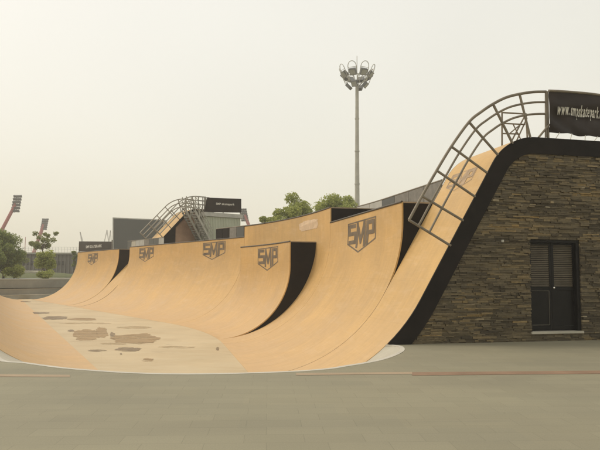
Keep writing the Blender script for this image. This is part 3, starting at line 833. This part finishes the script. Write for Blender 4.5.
# platform tower & stairs
tw = empty('platform_tower', W(37, dtop, 3), 'steel scaffold tower with railings at the head of the far roll-in', 'scaffold tower')
dpe = fdh(fpx(207, 212))[0]
for (dd, ss) in [(dtop + .1, FAR[0] - .2), (dpe, FAR[0] - .2), (dtop + .1, FAR[1]), (dpe, FAR[1]), ((dtop + dpe) / 2, FAR[0] - .2)]:
    mb = MB(); mb.tube([W(ss, dd, 0), W(ss, dd, 9.32)], .05, 6); mb.build('post', M['farsteel'], tw)
for hh in (9.3, 8.95, 8.6):
    for ss in (FAR[0] - .2, FAR[1]):
        mb = MB(); mb.tube([W(ss, dtop, hh), W(ss, dpe + .1, hh)], .035, 6); mb.build('rail', M['farsteel'], tw)
mb = MB()
mb.prism([W(FAR[0] - .25, dtop, 8.12), W(FAR[0] - .25, dpe + .1, 8.12), W(FAR[0] - .25, dpe + .1, 8.2), W(FAR[0] - .25, dtop, 8.2)], W(FAR[1], 0, 0) - W(FAR[0], 0, 0)); mb.build('platform', M['deckply'], tw)
for (x0, x1, h0, h1) in ((dtop, dpe, 5, 7.6), (dtop, dpe, 7.6, 5)):
    mb = MB(); mb.tube([W(FAR[0] - .2, x0, h0), W(FAR[0] - .2, x1, h1)], .03, 6); mb.build('brace', M['farsteel'], tw)
for k, (bk, lab, ux) in enumerate(((-1.0, 'steel access stair with handrails, the left of two beside the far roll-in', 0), (-1.9, 'steel access stair with handrails, the right of two, next to the container', 9))):
    stt = empty('access_stair', fpx(200 + ux, 240, bk), lab, 'stairs', 'steel stairs to the far platform')
    A_, B_ = fpx(186 + ux, 212, bk), fpx(203.5 + ux, 246, bk)
    for side in (0, .8):
        o_ = fn * side
        mb = MB(); dvv = (B_ - A_)
        mb.prism([A_ + o_, B_ + o_, B_ + o_ + Vector((0, 0, .28)), A_ + o_ + Vector((0, 0, .28))], fn * .05); mb.build('stringer', M['maststeel'], stt)
        for hh in (1.15, .8, .45):
            mb = MB(); mb.tube([A_ + o_ + ez * (hh + .2), B_ + o_ + ez * (hh + .2)], .03, 6); mb.build('rail', M['maststeel'], stt)
        for j in range(5):
            q = A_ + dvv * (j / 4) + o_; mb = MB(); mb.tube([q + ez * .1, q + ez * 1.35], .03, 6); mb.build('post', M['maststeel'], stt)
    for j in range(13):
        q = A_ + dvv * ((j + .5) / 13) + fn * .42; mb = MB(); mb.box(q + ez * .12, (.24, .76, .04), (fp, fn, ez)); mb.build('tread', M['palesteel'], stt)

# ------------------------------------------------------------------ big dark screen
Yb = 92
scr = empty('video_screen', on_y(135, 256, Yb), 'large dark grey outdoor screen standing behind the farthest ramps', 'screen')
P = [on_y(112.6, 256, Yb), on_y(164, 256, Yb), on_y(164, 219.6, Yb), on_y(112.6, 217.4, Yb)]
mb = MB(); mb.prism(P, Vector((.2, 1.2, 0))); mb.build('cabinet', M['palesteel'], scr)
P2 = [on_y(113.6, 255, Yb - .05), on_y(163, 255, Yb - .05), on_y(163, 220.5, Yb - .05), on_y(113.6, 218.6, Yb - .05)]
mb = MB(); mb.prism(P2, Vector((0, .04, 0))); mb.build('display', M['screen'], scr)
for u in (118, 158):
    q = on_y(u, 256, Yb + .7); mb = MB(); mb.tube([v3(q, 0), q], .35, 8); mb.build('post', M['steel'], scr)

# ------------------------------------------------------------------ stadium wall far left
Yw = 112
sw = empty('stadium_wall', on_y(60, 270, Yw), 'long grey stadium wall with dark window bands behind the trees', 'building')
a, b = on_y(-60, 252, Yw), on_y(118, 251.4, Yw); zt = a.z; b.z = zt
mb = MB(); mb.prism([v3(a, 0), v3(b, 0), v3(b, zt), v3(a, zt)], Vector((0, 12, 0))); mb.build('wall', M['stadium'], sw)
mb = MB()
n = 46
for i in range(n): q = a.lerp(b, (i + .5) / n); mb.box((q.x, q.y - .12, (zt - .4) / 2), (.18, .24, zt - .4))
mb.build('pilaster', M['stadium'], sw)
mb = MB(); mb.box(((a.x + b.x) / 2, a.y - .25, zt - .15), ((b - a).length, .5, .32)); mb.build('parapet', M['graycon'], sw)
for i in range(7):
    q = a.lerp(b, (i + .62) / 7); mb = MB(); mb.box((q.x, q.y - .02, zt * .62), (2.9, .1, .75)); mb.build('window', M['darkglass'], sw)
mb = MB(); 
for hh in (.35, .7, 1.05): mb.tube([v3(a, zt + hh) + Vector((0, .3, 0)), v3(b, zt + hh) + Vector((0, .3, 0))], .02, 4)
for i in range(60): q = a.lerp(b, i / 59); mb.tube([v3(q, zt) + Vector((0, .3, 0)), v3(q, zt + 1.08) + Vector((0, .3, 0))], .02, 4)
mb.build('roof_railing', M['palesteel'], sw)

# pale low wall and kerb by the trees
q0, q1 = on_y(21, 279, 84), on_y(37, 278, 84)
lw = MB(); lw.prism([v3(q0, TZ), v3(q1, TZ), on_y(37, 271.5, 84), on_y(23, 270.6, 84)], Vector((0, 5, 0))); tag(lw.build('low_wall', M['concrete']), 'pale low concrete wall beside the trees above the terrace steps', 'wall')
q0, q1 = on_y(49, 279.2, 67.5), on_y(82, 278.8, 67.5)
lw = MB(); lw.prism([v3(q0, TZ), v3(q1, TZ), v3(q1, TZ + .14), v3(q0, TZ + .14)], Vector((0, .4, 0))); tag(lw.build('kerb_stone', M['rim']), kind='structure')
# grass strip: mound
mb = MB(); gx0, gx1 = on_y(-60, 279, 80).x, on_y(50, 279, 80).x
rows = []
for i in range(40):
    x = gx0 + (gx1 - gx0) * i / 39; r = []
    for j in range(14):
        y = 74 + 30 * j / 13; e = max(0, math.sin(math.pi * i / 39)) ** .5 * max(0, math.sin(math.pi * j / 13)) ** .6
        r.append((x, y, TZ - .02 + .75 * e + .18 * noise.noise(Vector((x * .5, y * .5, 0))) * e))
    rows.append(r)
mb.grid(rows); tag(mb.build('grass_mound', M['grass'], smooth=60), kind='structure')

# ------------------------------------------------------------------ trees
def tree(loc, height, crown_r, label, seed, mat='leaf', trunk_h=None, clumps=16, per=420, leaf=.2, flat=.8, trunk_r=.16, group=None, spread=1.0, gap=.0, cl_r=.42, name='broadleaf_tree'):
    r = random.Random(seed); loc = Vector(loc); th = trunk_h or height * .45
    t = empty(name, loc, label, 'tree', group)
    mb = MB(); lean = Vector(((r.random() - .5) * .5, (r.random() - .5) * .5, 0))
    ttop = loc + Vector((0, 0, th)) + lean
    mb.tube([loc - Vector((0, 0, .2)), loc.lerp(ttop, .5) + Vector((r.random() * .1, 0, 0)), ttop], trunk_r, 8, r2=trunk_r * .6)
    cs = []
    hc = height - th * .85; cz = loc.z + th * .85 + hc * .5
    for i in range(clumps):
        while True:
            v = Vector((r.uniform(-1, 1), r.uniform(-1, 1), r.uniform(-1, 1)))
            if v.length < 1 and v.length > .25: break
        k = crown_r * spread
        c = Vector((loc.x + lean.x, loc.y + lean.y, cz)) + Vector((v.x * k * (1 - cl_r * .6), v.y * k * (1 - cl_r * .6), v.z * hc * .5 * (1 - cl_r * .5)))
        cs.append((c, crown_r * cl_r * r.uniform(.65, 1.15)))
    for c, cr in cs:
        m = ttop.lerp(c, .5) + Vector((0, 0, -.1 * (c - ttop).length)); mb.tube([ttop - Vector((0, 0, th * .12 * r.random())), m, c], trunk_r * .42, 6, r2=trunk_r * .10)
    mb.build('trunk', M['barkm'], t, smooth=60)
    mb = MB(); 
    for c, cr in cs:
        for i in range(per):
            v = Vector((r.gauss(0, 1), r.gauss(0, 1), r.gauss(0, 1))).normalized() * (r.random() ** .42)
            q = c + Vector((v.x * cr, v.y * cr, v.z * cr * flat)); q += Vector((r.gauss(0, .06), r.gauss(0, .06), r.gauss(0, .06))) * cr
            s = leaf * r.uniform(.6, 1.25); a = Vector((r.gauss(0, 1), r.gauss(0, 1), r.gauss(0, .7))).normalized(); b = a.cross(Vector((r.gauss(0, 1), r.gauss(0, 1), r.gauss(0, 1)))).normalized()
            mb.add([q - a * s * .5, q + b * s * .28 + Vector((0, 0, s * .06)), q + a * s * .5, q - b * s * .28], [(0, 1, 2, 3)])
    mb.build('crown', M[mat], t, normals=False)
    return t
def tree_px(u, vtop, Y, w_px, label, seed, base_z=0, **k):
    top = on_y(u, vtop, Y); return tree((top.x, Y, base_z), top.z - base_z, w_px / 2 / F * Y, label, seed, **k)
tree_px(291, 188.5, 62, 44, 'light green leafy tree left of the pair behind the curved tall ramp section', 3, clumps=30, per=420, leaf=.27, trunk_h=4.6, cl_r=.40, spread=1.08, group='trees behind the ramps')
tree_px(271, 199, 64, 26, 'lowest and leftmost green tree showing over the tall ramp section', 5, clumps=14, per=420, leaf=.27, trunk_h=5.0, cl_r=.48, group='trees behind the ramps')
tree_px(339, 189, 66, 50, 'round green tree behind the ramps in front of the light mast', 9, clumps=34, per=450, leaf=.27, trunk_h=5.6, cl_r=.38, spread=1.1, group='trees behind the ramps')
tree_px(5, 229, 70, 38, 'bushy green tree at the left edge above the terrace steps', 11, TZ, mat='leaf_dark', clumps=34, per=480, leaf=.24, trunk_h=.5, cl_r=.38, flat=1)
tree_px(44, 222, 76, 30, 'slim sparse tree with gappy crown in front of the stadium wall', 13, TZ, mat='leaf_sparse', clumps=17, per=110, leaf=.26, trunk_h=4.0, cl_r=.24, trunk_r=.11, spread=1.15)
tree_px(46, 249, 73, 24, 'low green bush tree under the slim sparse tree', 15, TZ, mat='leaf', clumps=10, per=420, leaf=.22, trunk_h=.6, cl_r=.5, trunk_r=.08)
tree_px(-12, 236, 66, 34, 'dark bushy tree cut off by the left edge of the view', 17, TZ, mat='leaf_dark', clumps=20, per=450, leaf=.24, trunk_h=.4, cl_r=.45, flat=1)
tree_px(21, 247, 90, 16, 'small tree between the left edge tree and the slim sparse tree', 19, TZ, mat='leaf_sparse', clumps=9, per=260, leaf=.24, trunk_h=1.2, cl_r=.5, trunk_r=.1)
tree_px(76, 246.5, 95, 9, 'small tree peeping out left of the farthest ramp', 21, TZ, mat='leaf_dark', clumps=8, per=220, leaf=.24, trunk_h=1.5, cl_r=.5, trunk_r=.1)

tree_px(13, 264, 69, 22, 'low round shrub at the foot of the bushy left edge tree', 23, TZ, mat='leaf', clumps=12, per=380, leaf=.2, trunk_h=.2, cl_r=.5, trunk_r=.05, name='shrub')
tree_px(45, 271, 70, 20, 'flat low shrub in the grass below the slim sparse tree', 25, TZ, mat='leaf', clumps=10, per=320, leaf=.18, trunk_h=.1, cl_r=.5, trunk_r=.04, name='shrub')
# ------------------------------------------------------------------ light mast
YM = 86
mb_ = on_y(356, 230, YM); tp = on_y(357, 87, YM)
mast = empty('light_mast', (mb_.x, YM, 0), 'tall grey floodlight mast with a crown of hooped lamps behind the ramps', 'light mast')
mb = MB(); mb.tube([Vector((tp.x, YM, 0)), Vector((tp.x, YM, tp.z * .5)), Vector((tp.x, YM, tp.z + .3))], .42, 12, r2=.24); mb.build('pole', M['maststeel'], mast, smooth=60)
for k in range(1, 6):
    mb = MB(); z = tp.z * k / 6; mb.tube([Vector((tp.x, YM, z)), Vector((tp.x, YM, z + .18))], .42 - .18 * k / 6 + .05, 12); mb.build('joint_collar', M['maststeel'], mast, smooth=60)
rz = on_y(357, 78, YM).z
mb = MB(); mb.tube([Vector((tp.x, YM, tp.z)), Vector((tp.x, YM, on_y(357, 56, YM).z))], .04, 6); mb.build('lightning_rod', M['maststeel'], mast)
mb = MB(); mb.tube([Vector((tp.x + 1.85 * math.cos(R(a)), YM + 1.85 * math.sin(R(a)), rz)) for a in range(0, 361, 12)], .07, 6); mb.build('ring', M['maststeel'], mast, smooth=60)
C0 = Vector((tp.x, YM, rz))
for k in range(8):
    an = R(22.5 + 45 * k); rad = Vector((math.cos(an), math.sin(an), 0)); tan = Vector((-rad.y, rad.x, 0))
    mb = MB(); mb.tube([Vector((tp.x, YM, tp.z - .1)), C0 + rad * 1.0 + Vector((0, 0, -.5)), C0 + rad * 1.85], .05, 6); mb.build('arm', M['maststeel'], mast)
    up = (Vector((0, 0, 1)) + rad * .42).normalized()
    hp = []
    o_ = C0 + rad * 1.95
    for j in range(0, 13):
        a = math.pi * j / 12; hp.append(o_ + tan * (.62 * math.cos(a)) + up * (1.1 + .75 * math.sin(a)))
    hp = [o_ + tan * .62 - up * .9] + hp + [o_ - tan * .62 - up * .9]
    mb = MB(); mb.tube(hp, .05, 6); mb.tube([o_ + tan * .6 + up * 1.0, o_ - tan * .6 + up * 1.0], .035, 6); mb.build('hoop', M['maststeel'], mast)
    out = rad.cross(tan) * 0 + rad
    for j, (uu, sz) in enumerate(((.35, .95), (-1.15, .85))[:1 + k % 2]):
        dn_ = (rad * .8 - Vector((0, 0, .75))).normalized(); X = tan; Z = dn_.cross(X)
        c_ = C0 + rad * (2.0 if j == 0 else 1.25) + Vector((0, 0, uu))
        mb = MB(); mb.box(c_, (sz, .45, sz), (X, dn_, Z)); lm = mb.build('lamp', M['lampgrey'], mast)
        mb = MB(); mb.box(c_ + dn_ * .235, (sz * .86, .02, sz * .86), (X, dn_, Z)); mb.build('lens', M['glass'], lm)

# ------------------------------------------------------------------ stadium floodlight towers
def flood(u, vtop, vbot, w, Y, foot, label, side=1):
    t = empty('floodlight_tower', (on_y(foot[0], foot[1], Y).x, Y, 0), label, 'floodlight', 'red stadium floodlight towers')
    hT, hB = on_y(u, vtop, Y), on_y(u - side * w * .35, vbot, Y); ft = on_y(*foot, Y)
    k = ft.z / max(.1, (hT.z - ft.z)); base = ft + (ft - hT) * k; base.z = 0
    sc = Y / F
    mb = MB(); mb.tube([base, hB + (hT - hB) * .5], 2.2 * sc * .9, 10, r2=1.6 * sc); mb.build('mast', M['red'], t, smooth=60)
    ax = (hT - hB).normalized(); n = 6
    mb = MB(); mb.tube([hB, hT], .7 * sc, 8); mb.build('head_frame', M['lampgrey'], t)
    for i in range(n):
        c = hB + (hT - hB) * ((i + .5) / n) + Vector((side * w * sc * .12, -.5 * sc, 0))
        for j in range(4):
            q = c + Vector((((j - 1.5) / 4) * w * sc, 0, .05 * sc * ((j * 7 + i) % 3)))
            X = Vector((1, 0, 0)); dn_ = Vector((side * .3, -.8, -.5)).normalized(); X = (X - dn_ * X.dot(dn_)).normalized(); Z = dn_.cross(X)
            mb = MB(); hgt = (vbot - vtop) * sc / n * .85; mb.box(q, (w * sc / 4 * .92, 1.2 * sc, hgt), (X, dn_, Z)); mb.build('lamp', M['lampgrey'], t)
flood(17.2, 195, 212.5, 8.5, 175, (3, 224), 'largest leaning red floodlight tower at the left edge of the sky')
flood(45, 218.5, 230, 6.5, 230, (36, 245), 'faint leaning floodlight tower behind the slim sparse tree')
flood(243.5, 208.5, 221.5, 7.5, 185, (251, 229), 'leaning red floodlight tower just right of the container', -1)
mst = MB(); q = on_y(25.5, 237, 150); mst.tube([v3(q, 0), q], .12, 6, r2=.06)
tag(mst.build('flag_pole', M['red']), 'thin reddish pole rising behind the trees by the stadium wall', 'pole')
def cable_mast(pts, label):
    mb = MB()
    for a_, b_ in pts: mb.tube([on_y(*a_, 120), on_y(*b_, 120)], .10, 6)
    tag(mb.build('roof_mast', M['white']), label, 'mast', 'white tensile roof masts')
cable_mast([((80.2, 232), (86, 252)), ((80.2, 232), (83, 252))], 'thin white tent mast leaning left over the small dark banner')
cable_mast([((107, 230), (102, 252)), ((110.5, 230.5), (107.5, 252)), ((110.5, 230.5), (112, 252)), ((107, 230), (110, 252))], 'pair of white tent masts against the edge of the dark screen')

# ------------------------------------------------------------------ stains on plywood: pale patch on the tall section, small white tape
def patch(sa, sb, h0, h1, mat, name, seed, parent=None):
    r = random.Random(seed); mb = MB(); c = ((sa + sb) / 2, (h0 + h1) / 2); n = 26; P = []
    for i in range(n):
        a = 2 * math.pi * i / n; k = 1 + .25 * noise.noise(Vector((math.cos(a) * 2, math.sin(a) * 2, seed)))
        s = c[0] + (sb - sa) / 2 * k * math.copysign(abs(math.cos(a)) ** .5, math.cos(a)); h = c[1] + (h1 - h0) / 2 * k * math.copysign(abs(math.sin(a)) ** .5, math.sin(a))
        P.append(W(s, -.006, h))
    mb.add(P, [tuple(range(n))]); return mb.build(name, mat, parent, normals=False)
tallo = [o for o in bpy.data.objects if o.get('label', '').startswith('tallest curved')][0]
M['palepatch'] = grainy('pale_scrape', (.60, .45, .30), .7, amt=.12, scale=3)
patch(9.1, 11.6, 4.62, 5.05, M['palepatch'], 'scraped_patch', 3, tallo)

# ------------------------------------------------------------------ world, sun, haze
w = bpy.data.worlds.new('World'); S.world = w; w.use_nodes = True; nt = w.node_tree; nt.nodes.clear()
out = nt.nodes.new('ShaderNodeOutputWorld')
SUN_EL, SUN_AZ = 52, -75      # azimuth measured from +Y toward +X
sky = nt.nodes.new('ShaderNodeTexSky'); sky.sky_type = 'NISHITA'; sky.sun_disc = False
sky.sun_elevation = R(SUN_EL); sky.sun_rotation = R(SUN_AZ); sky.dust_density = 8; sky.air_density = 1; sky.ozone_density = .5
b1 = nt.nodes.new('ShaderNodeBackground'); b1.inputs[1].default_value = .05; sky.altitude = 0; nt.links.new(sky.outputs[0], b1.inputs[0])
tc = nt.nodes.new('ShaderNodeTexCoord'); sp = nt.nodes.new('ShaderNodeSeparateXYZ'); nt.links.new(tc.outputs['Generated'], sp.inputs[0])
rp = nt.nodes.new('ShaderNodeValToRGB'); e = rp.color_ramp.elements
e[0].position = 0; e[0].color = (.745, .695, .545, 1); e[1].position = .55; e[1].color = (.755, .73, .63, 1)
q = e.new(.18); q.color = (.765, .725, .595, 1)
nt.links.new(sp.outputs['Z'], rp.inputs[0])
# thin veil: slight uneven brightness of the overcast
nz = nt.nodes.new('ShaderNodeTexNoise'); nz.inputs['Scale'].default_value = 1.6; nz.inputs['Detail'].default_value = 2; nt.links.new(tc.outputs['Generated'], nz.inputs['Vector'])
mr = nt.nodes.new('ShaderNodeMapRange'); mr.inputs[1].default_value = .3; mr.inputs[2].default_value = .7; mr.inputs[3].default_value = .95; mr.inputs[4].default_value = 1.05; nt.links.new(nz.outputs['Fac'], mr.inputs[0])
b2 = nt.nodes.new('ShaderNodeBackground'); nt.links.new(rp.outputs[0], b2.inputs[0]); nt.links.new(mr.outputs[0], b2.inputs[1])
ad = nt.nodes.new('ShaderNodeAddShader'); nt.links.new(b1.outputs[0], ad.inputs[0]); nt.links.new(b2.outputs[0], ad.inputs[1]); nt.links.new(ad.outputs[0], out.inputs[0])
sl = bpy.data.lights.new('sun', 'SUN'); sl.energy = .9; sl.angle = R(14); sl.color = (1, .93, .80)
so = bpy.data.objects.new('sun', sl); COL.objects.link(so)
d = Vector((math.sin(R(SUN_AZ)) * math.cos(R(SUN_EL)), math.cos(R(SUN_AZ)) * math.cos(R(SUN_EL)), math.sin(R(SUN_EL))))
so.rotation_euler = d.to_track_quat('Z', 'Y').to_euler()

HAZE = .001
if HAZE:
    mb = MB(); mb.box((-20, 120, 20), (300, 270, 45)); hz = bpy.data.materials.new('haze_air'); hz.use_nodes = True; t = hz.node_tree; t.nodes.clear()
    o_ = t.nodes.new('ShaderNodeOutputMaterial'); pv = t.nodes.new('ShaderNodeVolumePrincipled'); pv.inputs['Density'].default_value = HAZE; pv.inputs['Color'].default_value = (.985, .98, .97, 1)
    t.links.new(pv.outputs[0], o_.inputs['Volume']); tag(mb.build('haze', hz), kind='stuff')

S.view_settings.view_transform = 'Standard'; S.view_settings.look = 'None'; S.view_settings.exposure = 0; S.view_settings.gamma = 1
S.view_settings.use_curve_mapping = False
S.render.engine = 'CYCLES'
S.cycles.volume_bounces = 1; S.cycles.max_bounces = 6
S.render.resolution_x = 1024; S.render.resolution_y = 768

if __name__ == '__main__':
    for nm, pt, tg in (('sec4 near', W(0, 0, H4), (402.7, 201.7)), ('sec4 far', W(7.38, 0, H4), (330, 223)), ('tall near', W(7.38, 0, HT), (330, 207.3)), ('tall far', W(18.4, 0, HT), (246.7, 225)),
                   ('sec2 near', W(18.4, 0, H4), (241.7, 238)), ('sec2 far', W(36.6, 0, H4), (129.8, 247.5)), ('sec1 near', W(39.2, 0, H4 - .08), (118.3, 249.7)), ('sec1 far', W(52.6, 0, H4 - .08), (77.5, 253.3)),
                   ('sec3 near', W(8.55, -1.2, H3), (287.7, 241)), ('sec3 far', W(15.6, -1.2, H3), (241.7, 246.7)), ('toe near', W(0, -RM, 0), (254, 372)), ('toe 3', W(8.55, -RM, 0), (216, 340)), ('sec1 toe far', W(52.6, -RM, 0), (45, 299)),
                   ('left toe', WL(3.4, -RM, 0), (100, 370)), ('left far', WL(LEN_L, -RM, 0), (12, 300)), ('roll top', W(NEAR[0], PN[-5][0], PN[-5][1]), (540, 137)), ('far top', W(FAR[0], *[(q[0], q[1]) for q in rollin_profile(RM, 47.0, 8.25, 1.6, 6.0)][-5]), (192, 210))):
        print('CHK', nm, [round(x, 1) for x in proj(pt)], tg, [round(x, 2) for x in pt])
